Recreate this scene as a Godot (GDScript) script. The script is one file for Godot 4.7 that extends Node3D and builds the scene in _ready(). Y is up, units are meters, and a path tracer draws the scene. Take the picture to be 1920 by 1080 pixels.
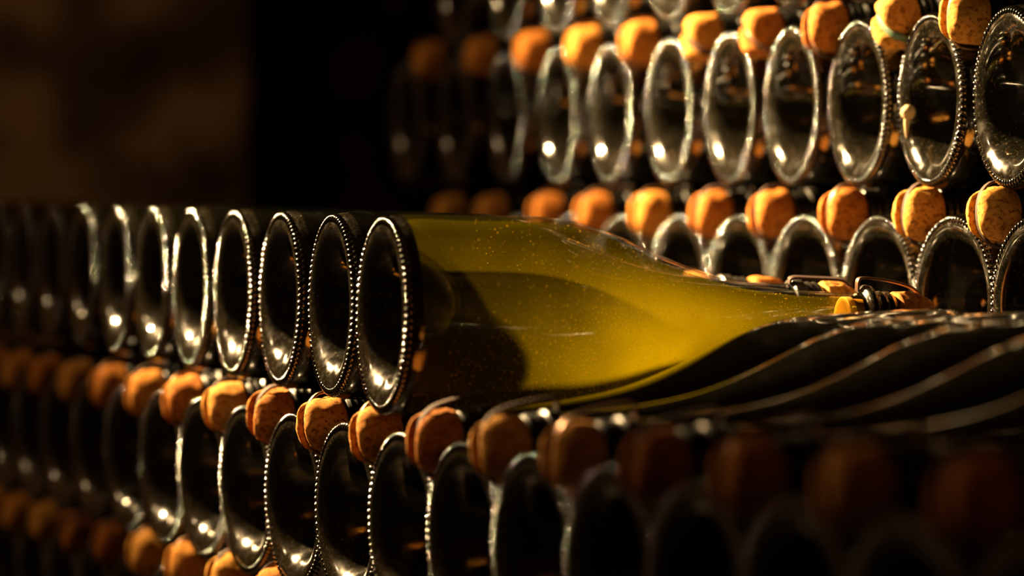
extends Node3D

# ---------------------------------------------------------------- layout constants
# x runs along the bottles (bases at low x), y is up, -z runs along the rows away from the camera
const EYE := 0.3300          # camera height over the floor
const CAM_X := -0.56
const CAM_Z := 1.89
const YAW := 18.435
const PITCH := 1.114
const FOV := 8.578
const BACK_X := 0.352        # x of the base plane of the rear stack
const LENGTH := 0.295        # a reversed bottle's base lies this far behind the cork plane
const KEY_AT := Vector3(-0.56, 1.10, -1.16)
const KEY_TO := Vector3(0.52, 0.52, 0.06)

var rng := RandomNumberGenerator.new()
var M := {}
var P := {}
var taken := {}


func _ready() -> void:
	rng.seed = 20417
	set_up_camera()
	set_up_light()
	make_materials()
	build_room()
	make_shapes()
	build_front_stack()
	build_rear_stack()


# ---------------------------------------------------------------- camera and light
func set_up_camera() -> void:
	var cam := Camera3D.new()
	cam.name = "camera"
	var at := CameraAttributesPhysical.new()
	at.frustum_focal_length = 160.0
	at.exposure_aperture = 5.75
	at.frustum_focus_distance = 2.075
	cam.attributes = at
	add_child(cam, true)
	cam.fov = FOV
	cam.near = 0.05
	cam.far = 60.0
	cam.position = Vector3(CAM_X, EYE, CAM_Z)
	cam.rotation_degrees = Vector3(-PITCH, -YAW, 0)
	cam.current = true


func set_up_light() -> void:
	var env := Environment.new()
	env.background_mode = Environment.BG_COLOR
	env.background_color = Color(0, 0, 0)
	env.tonemap_mode = Environment.TONE_MAPPER_LINEAR
	env.tonemap_exposure = 1.0
	env.sdfgi_enabled = true
	env.ssao_enabled = true
	env.ssil_enabled = true
	var we := WorldEnvironment.new()
	we.name = "world_environment"
	we.environment = env
	add_child(we, true)


func spot_lamp(at: Vector3, to: Vector3, energy: float, tint: Color, angle: float, soft: float, size: float, label: String) -> void:
	var root := thing("work_lamp", label, "lamp", at)
	root.look_at_from_position(at, to, Vector3.UP)
	var hood := []
	for p in [[0.10, 0.02], [0.10, 0.045], [0.05, 0.055], [0.0, 0.07], [-0.02, 0.075], [-0.02, 0.072], [0.0, 0.066], [0.05, 0.05]]:
		hood.append(circle_z(p[0], p[1], 28))
	part("hood", rings(hood), M.lamp_metal, root)
	var pane := []
	for p in [[0.004, 0.0], [0.0, size], [0.004, size]]:
		pane.append(circle_z(p[0], p[1], 24))
	part("bulb", rings(pane), M.lamp_glow, root)
	var rod := []
	for p in [[0.1, 0.008], [0.35, 0.008]]:
		rod.append(circle_z(p[0], p[1], 12))
	part("rod", rings(rod), M.lamp_metal, root)
	var s := SpotLight3D.new()
	s.name = "lamp_beam"
	s.light_energy = energy
	s.light_color = tint
	s.spot_angle = angle
	s.spot_angle_attenuation = soft
	s.spot_range = 12.0
	s.spot_attenuation = 2.0
	s.light_size = size
	s.shadow_enabled = true
	root.add_child(s, true)
	s.position = Vector3(0, 0, -0.045)
	# an added, unseen flag on an arm keeps the beam off the end of the stack where the camera stands
	var beam := s.global_position
	var edge := beam + Vector3(0.155, -0.23, 0.372)
	var out_dir := Vector3(-0.923, 0, 0.385)
	var across := Vector3(0.385, 0, 0.923)
	var fl := BoxMesh.new()
	fl.size = Vector3(0.26, 0.34, 0.004)
	var flag := part("added_flag", fl, M.lamp_metal, root)
	flag.global_transform = Transform3D(Basis(out_dir, Vector3.UP, out_dir.cross(Vector3.UP)), edge + out_dir * 0.13)
	var a0 := root.to_global(Vector3(0, 0, 0.10))
	var a1 := edge + out_dir * 0.2 + Vector3(0, 0.15, 0) - across * 0.004
	var arm := CylinderMesh.new()
	arm.top_radius = 0.006
	arm.bottom_radius = 0.006
	arm.height = a0.distance_to(a1)
	var am := part("added_flag_arm", arm, M.lamp_metal, root)
	var up := (a1 - a0).normalized()
	var sx := up.cross(Vector3.UP).normalized()
	am.global_transform = Transform3D(Basis(sx, up, sx.cross(up)), (a0 + a1) / 2)


# ---------------------------------------------------------------- helpers: nodes
func numbered(called: String) -> String:
	var n: int = taken.get(called, 0)
	taken[called] = n + 1
	return called if n == 0 else "%s_%03d" % [called, n]


func thing(called: String, label: String, category: String, at := Vector3.ZERO, group := "") -> Node3D:
	var o := Node3D.new()
	o.name = numbered(called)
	add_child(o, true)
	o.position = at
	o.set_meta("label", label)
	o.set_meta("category", category)
	if group:
		o.set_meta("group", group)
	return o


func part(called: String, mesh: Mesh, mat: Material, parent: Node) -> MeshInstance3D:
	var o := MeshInstance3D.new()
	o.name = called
	o.mesh = mesh
	o.material_override = mat
	o.cast_shadow = GeometryInstance3D.SHADOW_CASTING_SETTING_ON
	parent.add_child(o, true)
	return o


func box_structure(called: String, lo: Vector3, hi: Vector3, mat: Material, label: String) -> void:
	var b := BoxMesh.new()
	b.size = hi - lo
	var o := part(called, b, mat, self)
	o.position = (lo + hi) / 2
	o.set_meta("kind", "structure")
	o.set_meta("label", label)


# ---------------------------------------------------------------- helpers: meshes
func circle_z(z: float, r: float, n: int) -> PackedVector3Array:
	var a := PackedVector3Array()
	for i in n:
		var t := TAU * i / n
		a.append(Vector3(r * cos(t), r * sin(t), z))
	return a


func rings(rows: Array, loop := false) -> ArrayMesh:
	# closed rings of equally many points, joined into one smooth skin
	var n: int = rows[0].size()
	var v := PackedVector3Array()
	for r in rows:
		v.append_array(r)
	var ix := PackedInt32Array()
	var nrm := PackedVector3Array()
	nrm.resize(v.size())
	var m := rows.size()
	for i in (m if loop else m - 1):
		var i2 := (i + 1) % m
		for j in n:
			var j2 := (j + 1) % n
			for t in [[i * n + j, i2 * n + j, i2 * n + j2], [i * n + j, i2 * n + j2, i * n + j2]]:
				var fn := (v[t[1]] - v[t[0]]).cross(v[t[2]] - v[t[0]])
				if fn.length_squared() < 1e-22:
					continue
				ix.append_array(PackedInt32Array([t[0], t[2], t[1]]))
				for q in t:
					nrm[q] += fn
	# points that coincide at a pole share their normal
	for i in m:
		if v[i * n].distance_squared_to(v[i * n + n / 2]) < 1e-12:
			var sum := Vector3.ZERO
			for j in n:
				sum += nrm[i * n + j]
			for j in n:
				nrm[i * n + j] = sum
	for i in nrm.size():
		nrm[i] = nrm[i].normalized() if nrm[i].length_squared() > 0 else Vector3.RIGHT
	var arr := []
	arr.resize(Mesh.ARRAY_MAX)
	arr[Mesh.ARRAY_VERTEX] = v
	arr[Mesh.ARRAY_NORMAL] = nrm
	arr[Mesh.ARRAY_INDEX] = ix
	var me := ArrayMesh.new()
	me.add_surface_from_arrays(Mesh.PRIMITIVE_TRIANGLES, arr)
	return me


func smooth(pts: Array, k: int) -> Array:
	# Catmull-Rom through the points of a profile
	var out := []
	for i in pts.size() - 1:
		var a: Vector2 = pts[max(i - 1, 0)]
		var b: Vector2 = pts[i]
		var c: Vector2 = pts[i + 1]
		var d: Vector2 = pts[min(i + 2, pts.size() - 1)]
		for s in k:
			out.append(b.cubic_interpolate(c, a, d, float(s) / k))
	out.append(pts[-1])
	return out


func lathe(pts: Array, n: int) -> ArrayMesh:
	# profile of (x, radius), turned about the x axis
	var rows := []
	for p in pts:
		var a := PackedVector3Array()
		for i in n:
			var t := TAU * i / n
			a.append(Vector3(p.x, max(p.y, 0.0) * cos(t), max(p.y, 0.0) * sin(t)))
		rows.append(a)
	return rings(rows)


func ribbon(path: Array, out_dir: Array, width: float, thick: float) -> ArrayMesh:
	# a flat strip with rounded edges that lies across z, swept along a path in the x-y plane
	var rows := []
	for i in path.size():
		var p: Vector2 = path[i]
		var d: Vector2 = out_dir[i]
		var a := PackedVector3Array()
		for q in [[-0.5, -0.3], [-0.4, -0.5], [0.4, -0.5], [0.5, -0.3], [0.5, 0.3], [0.4, 0.5], [-0.4, 0.5], [-0.5, 0.3]]:
			var w: Vector2 = p + d * thick * q[1]
			a.append(Vector3(w.x, w.y, q[0] * width))
		rows.append(a)
	return rings(rows)


# ---------------------------------------------------------------- materials
func noise_tex(freq: float, kind: int, octaves: int, stops: Array, size := 512, normal := false, seed_ := 1) -> NoiseTexture2D:
	var f := FastNoiseLite.new()
	f.noise_type = kind
	f.frequency = freq
	f.fractal_octaves = octaves
	f.seed = seed_
	var t := NoiseTexture2D.new()
	t.width = size
	t.height = size
	t.seamless = true
	t.noise = f
	if normal:
		t.as_normal_map = true
		t.bump_strength = 3.0
	if stops.size():
		var g := Gradient.new()
		var off := PackedFloat32Array()
		var col := PackedColorArray()
		for s in stops:
			off.append(s[0])
			col.append(s[1])
		g.offsets = off
		g.colors = col
		t.color_ramp = g
	return t


func mat(color: Color, rough: float, metal := 0.0) -> StandardMaterial3D:
	var m := StandardMaterial3D.new()
	m.albedo_color = color
	m.roughness = rough
	m.metallic = metal
	return m


func triplanar(m: StandardMaterial3D, per_metre: float) -> void:
	m.uv1_triplanar = true
	m.uv1_scale = Vector3.ONE * per_metre


func make_materials() -> void:
	var SX := FastNoiseLite.TYPE_SIMPLEX_SMOOTH
	# dark green-black bottle glass with a film of cellar dust
	var dust := noise_tex(0.06, SX, 4, [[0.0, Color(0.025, 0.027, 0.015)], [0.60, Color(0.06, 0.058, 0.04)], [0.76, Color(0.12, 0.11, 0.08)], [0.84, Color(0.36, 0.32, 0.24)], [1.0, Color(0.5, 0.45, 0.36)]], 1024, false, 3)
	var film := noise_tex(0.02, SX, 4, [[0.0, Color(0.10, 0.10, 0.10)], [0.45, Color(0.16, 0.16, 0.16)], [0.75, Color(0.42, 0.42, 0.42)], [1.0, Color(0.6, 0.6, 0.6)]], 512, false, 8)
	var g := mat(Color(1, 1, 1), 1.0)
	g.albedo_texture = dust
	g.roughness = 0.65
	g.roughness_texture = film
	triplanar(g, 7.0)
	g.clearcoat_enabled = true
	g.clearcoat = 1.0
	g.clearcoat_roughness = 0.05
	M.dark_glass = g
	var d := mat(Color(0.020, 0.022, 0.011), 0.22)
	d.clearcoat_enabled = true
	d.clearcoat = 1.0
	d.clearcoat_roughness = 0.07
	d.roughness_texture = film
	d.roughness = 0.5
	triplanar(d, 5.0)
	M.body_glass = d
	M.lip_glass = mat(Color(0.05, 0.05, 0.03), 0.34)
	var b := mat(Color(0.04, 0.04, 0.025), 0.08)
	b.clearcoat_enabled = true
	b.clearcoat = 1.0
	b.clearcoat_roughness = 0.05
	b.metallic_specular = 0.75
	M.bead_glass = b
	# clear outer skin of the backlit bottle
	var c := mat(Color(0.30, 0.28, 0.05, 0.10), 0.06)
	c.transparency = BaseMaterial3D.TRANSPARENCY_ALPHA
	M.clear_glass = c
	# cloudy wine behind it
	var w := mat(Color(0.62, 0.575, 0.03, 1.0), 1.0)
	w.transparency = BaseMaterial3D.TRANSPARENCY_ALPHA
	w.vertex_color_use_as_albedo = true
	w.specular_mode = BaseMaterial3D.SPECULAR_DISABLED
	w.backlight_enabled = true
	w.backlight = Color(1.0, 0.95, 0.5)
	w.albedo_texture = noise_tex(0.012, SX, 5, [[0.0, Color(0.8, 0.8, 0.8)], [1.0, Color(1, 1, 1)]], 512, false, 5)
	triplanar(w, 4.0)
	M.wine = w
	var l := mat(Color(0.95, 0.82, 0.25), 0.9)
	l.backlight_enabled = true
	l.backlight = Color(0.9, 0.8, 0.3)
	M.lees = l
	# cork
	M.corks = []
	var tones := [Color(0.82, 0.56, 0.24), Color(0.76, 0.48, 0.19), Color(0.86, 0.62, 0.29)]
	var grain := noise_tex(0.035, SX, 5, [[0.0, Color(0.22, 0.12, 0.05)], [0.27, Color(0.5, 0.34, 0.2)], [0.36, Color(0.92, 0.9, 0.86)], [0.7, Color(1, 1, 1)], [1.0, Color(0.8, 0.74, 0.62)]], 512, false, 12)
	var relief := noise_tex(0.035, SX, 5, [], 512, false, 12)
	for t in tones:
		var k := mat(t, 0.85)
		k.albedo_texture = grain
		k.heightmap_enabled = false
		k.normal_enabled = false
		triplanar(k, 14.0)
		k.metallic_specular = 0.25
		M.corks.append(k)
	M.relief = relief
	M.plug = mat(Color(0.62, 0.42, 0.03), 0.9)
	M.plug.metallic_specular = 0.1
	M.lit_plug_end = mat(Color(0.95, 0.75, 0.15), 0.8)  # light falling on the cork end, put into a brighter colour
	M.lit_plug_end.backlight_enabled = true
	M.lit_plug_end.backlight = Color(0.9, 0.8, 0.3)
	# clips: brown steel, bright steel, green patina
	var st := mat(Color(0.55, 0.42, 0.33), 0.35, 1.0)
	M.clip_steel = st
	var ru := mat(Color(0.23, 0.12, 0.06), 0.75, 0.3)
	M.clip_rust = ru
	M.clip_green = mat(Color(0.36, 0.46, 0.36), 0.5, 0.4)
	M.mould = mat(Color(0.75, 0.66, 0.5), 0.95)
	# room
	var wall := mat(Color(0.62, 0.50, 0.36), 0.95)
	wall.albedo_texture = noise_tex(0.012, SX, 5, [[0.0, Color(0.25, 0.2, 0.16)], [0.45, Color(0.6, 0.55, 0.5)], [0.6, Color(0.85, 0.85, 0.8)], [1.0, Color(1, 0.9, 0.8)]], 512, false, 21)
	wall.uv1_world_triplanar = true
	triplanar(wall, 0.8)
	M.plaster = wall
	var fl := mat(Color(0.3, 0.26, 0.2), 0.95)
	fl.albedo_texture = wall.albedo_texture
	fl.uv1_world_triplanar = true
	triplanar(fl, 1.3)
	M.ground = fl
	M.lamp_metal = mat(Color(0.08, 0.08, 0.08), 0.5, 0.6)
	var lg := mat(Color(1, 0.9, 0.7), 0.5)
	lg.emission_enabled = true
	lg.emission = Color(1.0, 0.86, 0.6)
	lg.emission_energy_multiplier = 4.0
	M.lamp_glow = lg


# ---------------------------------------------------------------- the cellar
func build_room() -> void:
	box_structure("floor", Vector3(-3.2, -0.2, -7.2), Vector3(3.2, 0, 3.7), M.ground, "packed earth cellar floor under the bottle stacks")
	box_structure("ceiling", Vector3(-3.2, 2.4, -7.2), Vector3(3.2, 2.6, 3.7), M.plaster, "chalk cellar ceiling above the stacks")
	box_structure("wall_back", Vector3(-3.2, 0, -7.2), Vector3(3.2, 2.4, -7.0), M.plaster, "dark far end wall of the cellar")
	box_structure("wall_front", Vector3(-3.2, 0, 3.5), Vector3(3.2, 2.4, 3.7), M.plaster, "cellar wall behind the viewer")
	box_structure("wall_left", Vector3(-3.2, 0, -7.0), Vector3(-3.0, 2.4, 3.5), M.plaster, "long chalk side wall of the cellar")
	box_structure("wall_right", Vector3(3.0, 0, -7.0), Vector3(3.2, 2.4, 3.5), M.plaster, "chalk side wall behind the rear stack")
	# the pier whose plaster face shows dimly beyond the stacks, and the return past the dark opening
	box_structure("wall_pier", Vector3(-3.0, 0, -3.0), Vector3(px_x(465, 4.49), 2.4, -2.6), M.plaster, "mottled brown plaster wall beyond the stacks")
	box_structure("wall_end", Vector3(px_x(602, 7.4), 0, -6.4), Vector3(px_x(900, 7.4), 2.4, -5.5), M.plaster, "faint reddish wall past the dark opening")
	spot_lamp(KEY_AT, KEY_TO, 38.0, Color(1.0, 0.83, 0.58), 34.0, 1.0, 0.036, "black hooded work lamp shining down on the glowing bottle")
	var o := thing("added_wall_lamp", "small added lamp out of view that lights the plaster wall", "lamp", Vector3(-2.2, 1.9, -1.4))  # added unseen lamp, there to brighten the plaster wall
	var gl := SphereMesh.new()
	gl.radius = 0.05
	gl.height = 0.1
	part("bulb", gl, M.lamp_glow, o)
	var cap := CylinderMesh.new()
	cap.top_radius = 0.03
	cap.bottom_radius = 0.05
	cap.height = 0.06
	part("socket", cap, M.lamp_metal, o).position = Vector3(0, 0.07, 0)
	var rod := CylinderMesh.new()
	rod.top_radius = 0.01
	rod.bottom_radius = 0.01
	rod.height = 0.42
	part("rod", rod, M.lamp_metal, o).position = Vector3(0, 0.3, 0)
	var li := OmniLight3D.new()
	li.name = "added_wall_glow"
	li.light_color = Color(1.0, 0.84, 0.62)
	li.light_energy = 1.6
	li.light_size = 0.05
	li.omni_range = 14.0
	li.omni_attenuation = 2.0
	li.shadow_enabled = true
	o.add_child(li, true)


func px_x(px: float, d: float) -> float:
	# world x of the point seen at that column, d metres along -z from the camera
	var c := cos(deg_to_rad(YAW))
	var s := sin(deg_to_rad(YAW))
	var q := (px + 1440.0) * c / 7200.0
	return CAM_X + q * d * c / (1.0 - q * s)


# ---------------------------------------------------------------- shapes shared by all bottles
func make_shapes() -> void:
	var n := 44
	var base_pts := []
	for p in [[0.0400, 0.0], [0.0395, 0.008], [0.0372, 0.0148], [0.0325, 0.0210], [0.0250, 0.0258], [0.0170, 0.0290], [0.0105, 0.0314], [0.0060, 0.0339], [0.0028, 0.0368], [0.0009, 0.0402], [0.0001, 0.0430], [0.0008, 0.0460], [0.0028, 0.0486], [0.0056, 0.0498], [0.0090, 0.0504]]:
		base_pts.append(Vector2(p[0], p[1]))
	var body_pts := []
	for p in [[0.0090, 0.0504], [0.0125, 0.0507], [0.018, 0.0508], [0.04, 0.0508], [0.066, 0.0508], [0.083, 0.0506], [0.0955, 0.0497], [0.105, 0.0481], [0.1155, 0.0453], [0.1259, 0.0421], [0.1408, 0.0362], [0.1557, 0.0304], [0.1708, 0.0252], [0.1858, 0.0211], [0.2010, 0.0183], [0.2162, 0.0165], [0.2315, 0.0153], [0.25, 0.0146], [0.2625, 0.0144]]:
		body_pts.append(Vector2(p[0], p[1]))
	var lip_pts := []
	for p in [[0.2625, 0.0144], [0.2642, 0.0149], [0.2652, 0.0168], [0.2668, 0.0186], [0.2690, 0.0186], [0.2706, 0.0168], [0.2722, 0.0150], [0.2740, 0.0150], [0.2754, 0.0157], [0.2768, 0.0150], [0.2780, 0.0150], [0.2794, 0.0156], [0.2808, 0.0148], [0.2822, 0.0140], [0.2824, 0.0105]]:
		lip_pts.append(Vector2(p[0], p[1]))
	P.base = lathe(smooth(base_pts, 3), n)
	P.body = lathe(smooth(body_pts, 2), n)
	P.hero_body = lathe(smooth(body_pts, 4), 96)
	P.hero_base = lathe(smooth(base_pts, 4), 96)
	P.hero_lip = lathe(smooth(lip_pts, 3), 48)
	for i in lip_pts.size():
		lip_pts[i].y = minf(lip_pts[i].y, 0.0168)
	P.lip = lathe(smooth(lip_pts, 2), 30)
	# the ring of moulded beads round the base, one knurled band
	P.bead_ring = bead_ring(84, 8, 10)
	P.bead_ring_soft = bead_ring(84, 4, 6)
	# cloudy wine: the same outline, 3 mm inside
	var wine_pts := []
	for p in body_pts:
		if p.x > 0.03 and p.x < 0.253:
			wine_pts.append(Vector2(p.x, p.y - 0.0028))
	wine_pts.append(Vector2(0.2535, 0.0117))
	var wine_start := [Vector2(0.0430, 0.0), Vector2(0.0425, 0.007), Vector2(0.0405, 0.0135), Vector2(0.0365, 0.020), Vector2(0.0305, 0.0262), Vector2(0.022, 0.0315), Vector2(0.015, 0.036), Vector2(0.0115, 0.041), Vector2(0.0125, 0.0462), Vector2(0.019, 0.0485)]
	P.wine = deposit_and_glow(lathe(smooth(wine_start + wine_pts, 3), 64))
	P.corks = []
	for i in 4:
		P.corks.append(cork_mesh(i))
	P.clip = clip_mesh(-0.0017)
	P.clip_tall = clip_mesh(0.0017)


func deposit_and_glow(me: ArrayMesh) -> ArrayMesh:
	# yeast film, with the bright shoulder glow and dimmer body painted in
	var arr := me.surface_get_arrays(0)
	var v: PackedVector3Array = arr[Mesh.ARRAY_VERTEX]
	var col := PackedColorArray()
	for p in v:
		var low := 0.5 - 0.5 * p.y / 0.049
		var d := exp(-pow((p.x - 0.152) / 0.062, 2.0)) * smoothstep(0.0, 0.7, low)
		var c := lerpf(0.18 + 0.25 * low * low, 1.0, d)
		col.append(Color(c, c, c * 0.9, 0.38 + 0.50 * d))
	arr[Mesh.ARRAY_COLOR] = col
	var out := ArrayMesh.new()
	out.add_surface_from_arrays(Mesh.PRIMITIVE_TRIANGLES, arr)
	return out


func bead_ring(count: int, per: int, around: int) -> ArrayMesh:
	var rows := []
	for i in count * per:
		var t := TAU * i / (count * per)
		var h: float = pow(abs(cos(PI * float(i % per) / per)), 0.8)
		var size := 0.35 + 0.65 * h
		var c := Vector2(0.0022, 0.0470)
		var a := PackedVector3Array()
		for j in around:
			var f := TAU * j / around
			var q := c + Vector2(0.66, 0.75).normalized() * cos(f) * 0.0029 * size + Vector2(-0.75, 0.66).normalized() * sin(f) * 0.0023 * size
			var lean := t + 0.012 * cos(f)
			a.append(Vector3(q.x, q.y * cos(lean), q.y * sin(lean)))
		rows.append(a)
	return rings(rows, true)


func cork_mesh(variant: int) -> ArrayMesh:
	var r2 := RandomNumberGenerator.new()
	r2.seed = 77 + variant
	var lump := FastNoiseLite.new()
	lump.seed = 31 + variant
	lump.frequency = 90.0
	lump.fractal_octaves = 3
	var pts := []
	for p in [[0.2790, 0.0108], [0.2822, 0.0112], [0.2832, 0.0132], [0.2846, 0.0160], [0.2868, 0.0171], [0.2905, 0.0170], [0.2945, 0.0167], [0.2982, 0.0161], [0.3008, 0.0152], [0.3030, 0.0137], [0.3047, 0.0113], [0.3058, 0.0083], [0.3065, 0.0050], [0.3068, 0.0025], [0.3069, 0.0]]:
		pts.append(Vector2(p[0], p[1]))
	pts = smooth(pts, 2)
	var n := 44
	var rows := []
	for p in pts:
		var a := PackedVector3Array()
		for i in n:
			var t := TAU * i / n
			var v := Vector3(p.x, p.y * cos(t), p.y * sin(t))
			var head := smoothstep(0.2835, 0.2870, p.x)
			# groove bitten by the clip: along the x-y plane, over the end of the head
			var g := exp(-pow(v.z / 0.0040, 4.0)) * head
			var end := smoothstep(0.291, 0.3045, p.x)
			v.x -= g * (0.0010 + 0.0056 * end) * smoothstep(0.288, 0.298, p.x)
			v.y -= sign(v.y) * g * 0.0022 * (1.0 - end)
			v.z *= 1.0 - head * (0.03 + 0.20 * pow(abs(v.y) / 0.017, 2.0))
			v.y *= 1.0 - 0.05 * head
			var d := lump.get_noise_3d(v.x, v.y, v.z) * 0.0011 * head
			v += Vector3(0.5, v.y / 0.017, v.z / 0.017) * d
			a.append(v)
		rows.append(a)
	return rings(rows)


func clip_mesh(lift: float) -> ArrayMesh:
	var half := [Vector2(0.2632, 0.0152), Vector2(0.2632, 0.0180), Vector2(0.2634, 0.0193 + lift * 0.8), Vector2(0.2645, 0.0202 + lift), Vector2(0.2665, 0.0205 + lift), Vector2(0.2720, 0.0203 + lift), Vector2(0.2800, 0.0197 + lift * 0.8), Vector2(0.2880, 0.0188 + lift * 0.4), Vector2(0.2945, 0.0174), Vector2(0.2990, 0.0140), Vector2(0.3014, 0.0100), Vector2(0.3028, 0.0050)]
	var pts := half.duplicate()
	pts.append(Vector2(0.3032, 0.0))
	for i in range(half.size() - 1, -1, -1):
		pts.append(Vector2(half[i].x, -half[i].y))
	pts = smooth(pts, 2)
	var dirs := []
	for i in pts.size():
		var t: Vector2 = (pts[min(i + 1, pts.size() - 1)] - pts[max(i - 1, 0)]).normalized()
		dirs.append(Vector2(-t.y, t.x))
	return ribbon(pts, dirs, 0.0042, 0.0014)


func bottle(label: String, group: String, where: Vector3, tip: Vector3, roll: float, hero := false, tall := false) -> Node3D:
	# where: middle of the base; tip: a point on the axis 0.28 m further towards the cork
	var o := thing("wine_bottle", label, "bottle", where, group)
	var ax := (tip - where).normalized()
	var sharp := ax.x > 0.0 and where.z > -0.45 and where.z < 0.36   # bases near the plane of focus
	var side := ax.cross(Vector3.UP).normalized()
	o.basis = Basis(ax, side.cross(ax).normalized(), side) * Basis(Vector3.RIGHT, roll)
	part("base", P.hero_base if hero else P.base, M.dark_glass, o)
	part("bead_ring", P.bead_ring if sharp else P.bead_ring_soft, M.bead_glass, o)
	part("body", P.hero_body if hero else P.body, M.clear_glass if hero else M.body_glass, o)
	part("lip", P.hero_lip if hero else P.lip, M.dark_glass if hero else M.lip_glass, o)
	part("cork", P.corks[rng.randi() % 4], M.corks[rng.randi() % 3], o)
	part("clip", P.clip_tall if hero or tall else P.clip, M.clip_steel if hero or rng.randf() < 0.4 else M.clip_rust, o)
	return o


# z of step k in a row, measured from the camera plane; ax is the x of the row's plane from the camera
func row_z(k: float, ax: float) -> float:
	return CAM_Z - (k * 0.0977 - ax * sin(deg_to_rad(YAW))) / cos(deg_to_rad(YAW))


const ORD := ["zeroth", "first", "second", "third", "fourth", "fifth", "sixth", "seventh", "eighth", "ninth", "tenth", "eleventh", "twelfth", "thirteenth", "fourteenth", "fifteenth", "sixteenth", "seventeenth", "eighteenth", "nineteenth", "twentieth"]


func base_out(k: float, ax: float, y: float, shift: float, drop: float, label: String, group: String, hero := false) -> Node3D:
	var x := CAM_X + ax
	var a := Vector3(x, EYE + y, row_z(k, ax))
	var b := Vector3(x + 0.27, EYE + y + drop, row_z(k + shift, ax))
	return bottle(label, group, a, b, rng.randf() * TAU if not hero else 0.0, hero)


func cork_out(k: float, ax: float, y: float, shift: float, rise: float, label: String, group: String, roll := 99.0, tall := false) -> Node3D:
	var x := CAM_X + ax
	var tip := Vector3(x, EYE + y, row_z(k, ax))
	var a := Vector3(x + LENGTH, EYE + y + rise, row_z(k + shift, ax))
	return bottle(label, group, a, tip, roll if roll < 90.0 else rng.randfn(0.0, 0.16), false, tall)


func build_front_stack() -> void:
	var A := 0.56
	# top row of bases: the backlit bottle first, then the ones behind it
	var h := base_out(20.15, A, -0.0512, -0.06, -0.005, "translucent yellow-green bottle of cloudy wine glowing in the lamplight", "", true)
	h.basis = h.basis * Basis.from_scale(Vector3(1.0, 1.03, 1.03))
	h.position += Vector3(-0.002, -0.0012, 0.0)
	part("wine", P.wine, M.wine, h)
	part("cork_plug", lathe([Vector2(0.2548, 0.0), Vector2(0.2548, 0.0118), Vector2(0.2590, 0.0114), Vector2(0.2790, 0.0108)], 32), M.plug, h)
	part("lit_cork_foot", lathe([Vector2(0.2550, 0.0119), Vector2(0.2550, 0.0124), Vector2(0.2588, 0.0124), Vector2(0.2588, 0.0115)], 40), M.lit_plug_end, h)  # bright ring that stands for light coming through the neck
	lees(h)
	for i in range(1, 12):
		var j := rng.randfn(0.0, 0.003)
		base_out((20.15 + i if i < 2 else 21.15 + 1.035 * (i - 1)) + j, A, -0.0506 + 0.001 * i, -0.06, -0.004, "dark beaded bottle base lying %s behind the glowing bottle in its row" % ORD[i], "bases in the top row of the front stack")
	# corks that poke out beneath that row; their bodies lie to the far side
	for i in range(-7, 11):
		var k := 20.37 + i * (1.0 if i < 2 else 1.03)
		var y := -0.1150 - 0.0005 * i if i >= 0 else -0.1150 - 0.0024 * i
		var where := "directly under the glowing bottle's base" if i == 0 else "%s %s the cork under the glowing bottle" % [ORD[abs(i)], "in front of" if i < 0 else "behind"]
		cork_out(k, A, y, 0.23, 0.0150 if i >= 0 else 0.0150 + 0.0018 * i, "dark bottle lying cork outward, " + where, "cork-out bottles under the glowing bottle", 99.0, i < 0)
	for i in range(-7, 12):
		var k := (19.86 + i if i < 2 else 21.9 + 1.03 * (i - 2))
		var where := "right below the glowing bottle's base" if i == 0 else "%s %s that below the glowing bottle" % [ORD[abs(i)], "in front of" if i < 0 else "behind"]
		base_out(k, A, -0.1600 + (0.0008 * -i if i < 0 else -0.0005 * i), 0.20, 0.004, "dark bottle base in the second row, " + where, "bases in the second row of the front stack")
	for i in range(0, 9):
		cork_out(22.32 + i * 1.04, A, -0.2165 - 0.0014 * i, 0.17, 0.0045, "bottle with brown cork outward in the lowest cork row, %s from its bright end" % ORD[i + 1], "corks in the lowest row of the front stack")
	for i in range(0, 8):
		base_out(23.88 + i * 1.04, A, -0.2735, 0.1, 0.0, "dim dark bottle base in the bottom row, %s from the end with sharper corks" % ORD[i + 1], "bases in the bottom row of the front stack")


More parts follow.
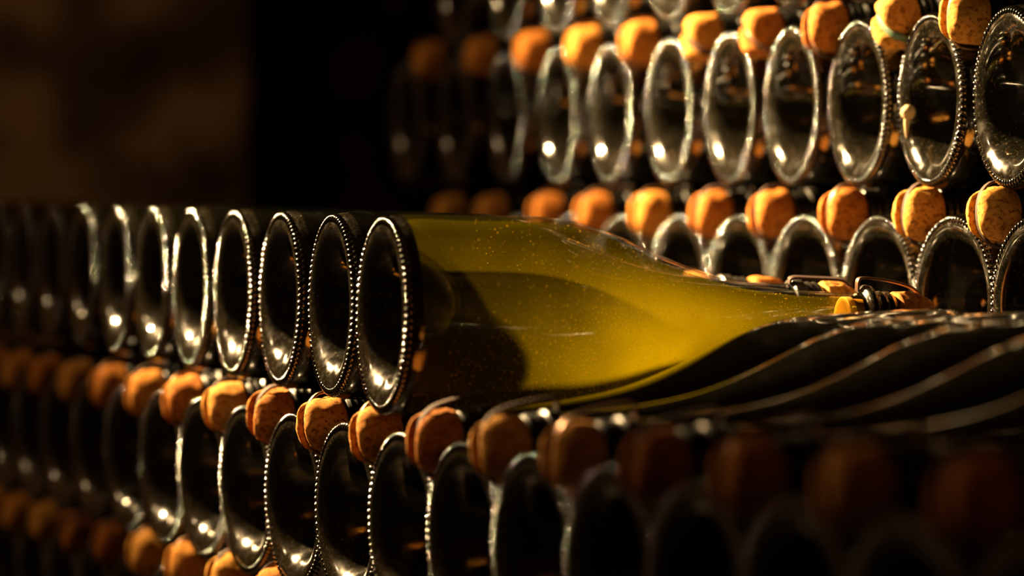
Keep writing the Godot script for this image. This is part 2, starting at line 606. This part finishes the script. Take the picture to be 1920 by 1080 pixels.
func lees(h: Node3D) -> void:
	# grains of yeast on the inside of the glass: nobody could count them
	var g := SphereMesh.new()
	g.radius = 0.5
	g.height = 1.0
	g.radial_segments = 5
	g.rings = 3
	var mm := MultiMesh.new()
	mm.transform_format = MultiMesh.TRANSFORM_3D
	mm.mesh = g
	var r2 := RandomNumberGenerator.new()
	r2.seed = 99
	var list := []
	var prof := [Vector2(0.022, 0.0488), Vector2(0.066, 0.0488), Vector2(0.083, 0.0485), Vector2(0.0955, 0.0475), Vector2(0.105, 0.0458), Vector2(0.1155, 0.0428), Vector2(0.1259, 0.0393), Vector2(0.1408, 0.0334), Vector2(0.1557, 0.0276), Vector2(0.1708, 0.0224), Vector2(0.1858, 0.0183), Vector2(0.2010, 0.0155), Vector2(0.2315, 0.0125), Vector2(0.25, 0.0118)]
	while list.size() < 9000:
		var x := r2.randf_range(0.024, 0.245)
		var r := 0.0
		for i in prof.size() - 1:
			if x >= prof[i].x and x <= prof[i + 1].x:
				r = lerpf(prof[i].y, prof[i + 1].y, (x - prof[i].x) / (prof[i + 1].x - prof[i].x))
		if r2.randf() > r / 0.049:
			continue
		var t := r2.randf_range(0, TAU)
		# settled low: fewer grains towards the top
		if r2.randf() > (0.04 + 0.96 * pow(0.5 - 0.5 * cos(t), 1.3)) * (0.25 + 0.75 * smoothstep(0.03, 0.14, x)):
			continue
		var s := 0.00024 + 0.00050 * pow(r2.randf(), 4.0)
		r -= 0.0001
		list.append(Transform3D(Basis().scaled(Vector3.ONE * s), Vector3(x, r * cos(t), r * sin(t))))
	mm.instance_count = list.size()
	for i in list.size():
		mm.set_instance_transform(i, list[i])
	var o := MultiMeshInstance3D.new()
	o.name = "lees"
	o.multimesh = mm
	o.material_override = M.lees
	o.set_meta("kind", "stuff")
	h.add_child(o, true)


func build_rear_stack() -> void:
	var B := 0.912
	var mid_k := [21.3, 22.28, 23.27, 24.26, 25.26, 26.33, 27.45, 28.55, 29.7, 30.95, 32.2]
	var low_k := [20.98, 21.97, 22.97, 24.05, 25.1, 26.15, 27.25, 28.3, 29.43, 30.58, 31.62]
	var top_k := [22.28, 23.25, 24.26, 25.25, 26.32, 27.45, 28.55, 29.7, 30.95]
	for i in mid_k.size():
		var where := "closest to the frame edge" if i == 0 else "with a pale mould tuft in its hollow" if i == 1 else "%s behind the base with the mould tuft" % ORD[i - 1]
		var o := base_out(mid_k[i], B, 0.0630 + 0.0011 * i, -0.13, 0.0, "beaded base in the rear stack's middle row, " + where, "bases in the middle row of the rear stack")
		if i == 1:
			mould(o)
	for i in low_k.size():
		base_out(low_k[i], B, -0.0502, 0.13, 0.0, "beaded base in the rear stack's lower row, %s from the frame edge" % ORD[i + 1], "bases in the lower row of the rear stack")
	for i in top_k.size():
		base_out(top_k[i], B, 0.1725 + 0.001 * i, -0.1, 0.0, "bottle base cut by the frame top, %s in the rear stack's top row" % ORD[i + 1], "bases in the top row of the rear stack")
	var low := [21.49, 22.44, 23.5, 24.6, 25.6, 26.7, 27.8, 28.8, 30.06, 31.1]
	for i in low.size():
		cork_out(low[i], B, -0.0006, 0.15, 0.003, "orange-corked bottle, %s from the frame edge in the rear stack's lower cork row" % ORD[i + 1], "corks in the lower cork row of the rear stack")
	var high := [21.85, 22.75, 23.76, 24.75, 25.75, 26.9, 28.0, 29.1, 30.3, 31.6]
	var rolls := {1: 0.95, 3: 0.9, 4: 0.95}
	for i in high.size():
		var o := cork_out(high[i], B, 0.1092 + 0.0014 * (high[i] - 21.8), -0.12, 0.003, "orange-corked bottle, %s from the frame edge in the rear stack's upper cork row" % ORD[i + 1], "corks in the upper cork row of the rear stack", rolls.get(i, 99.0))
		if i == 1:
			(o.get_node("clip") as MeshInstance3D).material_override = M.clip_green
			o.get_node("clip").set_meta("label", "clip with green patina")


func mould(o: Node3D) -> void:
	var rows := []
	var lump := FastNoiseLite.new()
	lump.frequency = 300.0
	for i in 13:
		var f := PI * i / 12
		var a := PackedVector3Array()
		for j in 20:
			var t := TAU * j / 20
			var d := Vector3(cos(f), sin(f) * cos(t), sin(f) * sin(t))
			a.append(d * (0.0042 + 0.0009 * lump.get_noise_3d(d.x * 0.01, d.y * 0.01, d.z * 0.01)))
		rows.append(a)
	var m := part("mould_tuft", rings(rows), M.mould, o)
	m.global_position = o.global_position + Vector3(0.0025, -0.006, -0.033)
	var tail := []
	for p in [[0.0, 0.0014], [0.004, 0.0016], [0.009, 0.0011], [0.0125, 0.0003]]:
		var a := PackedVector3Array()
		for j in 10:
			var t := TAU * j / 10
			a.append(Vector3(p[1] * cos(t), -p[0], p[1] * sin(t)))
		tail.append(a)
	var s := part("drip", rings(tail), M.mould, m)
	s.global_transform = Transform3D(Basis(), o.global_position + Vector3(0.0022, -0.0085, -0.0345))
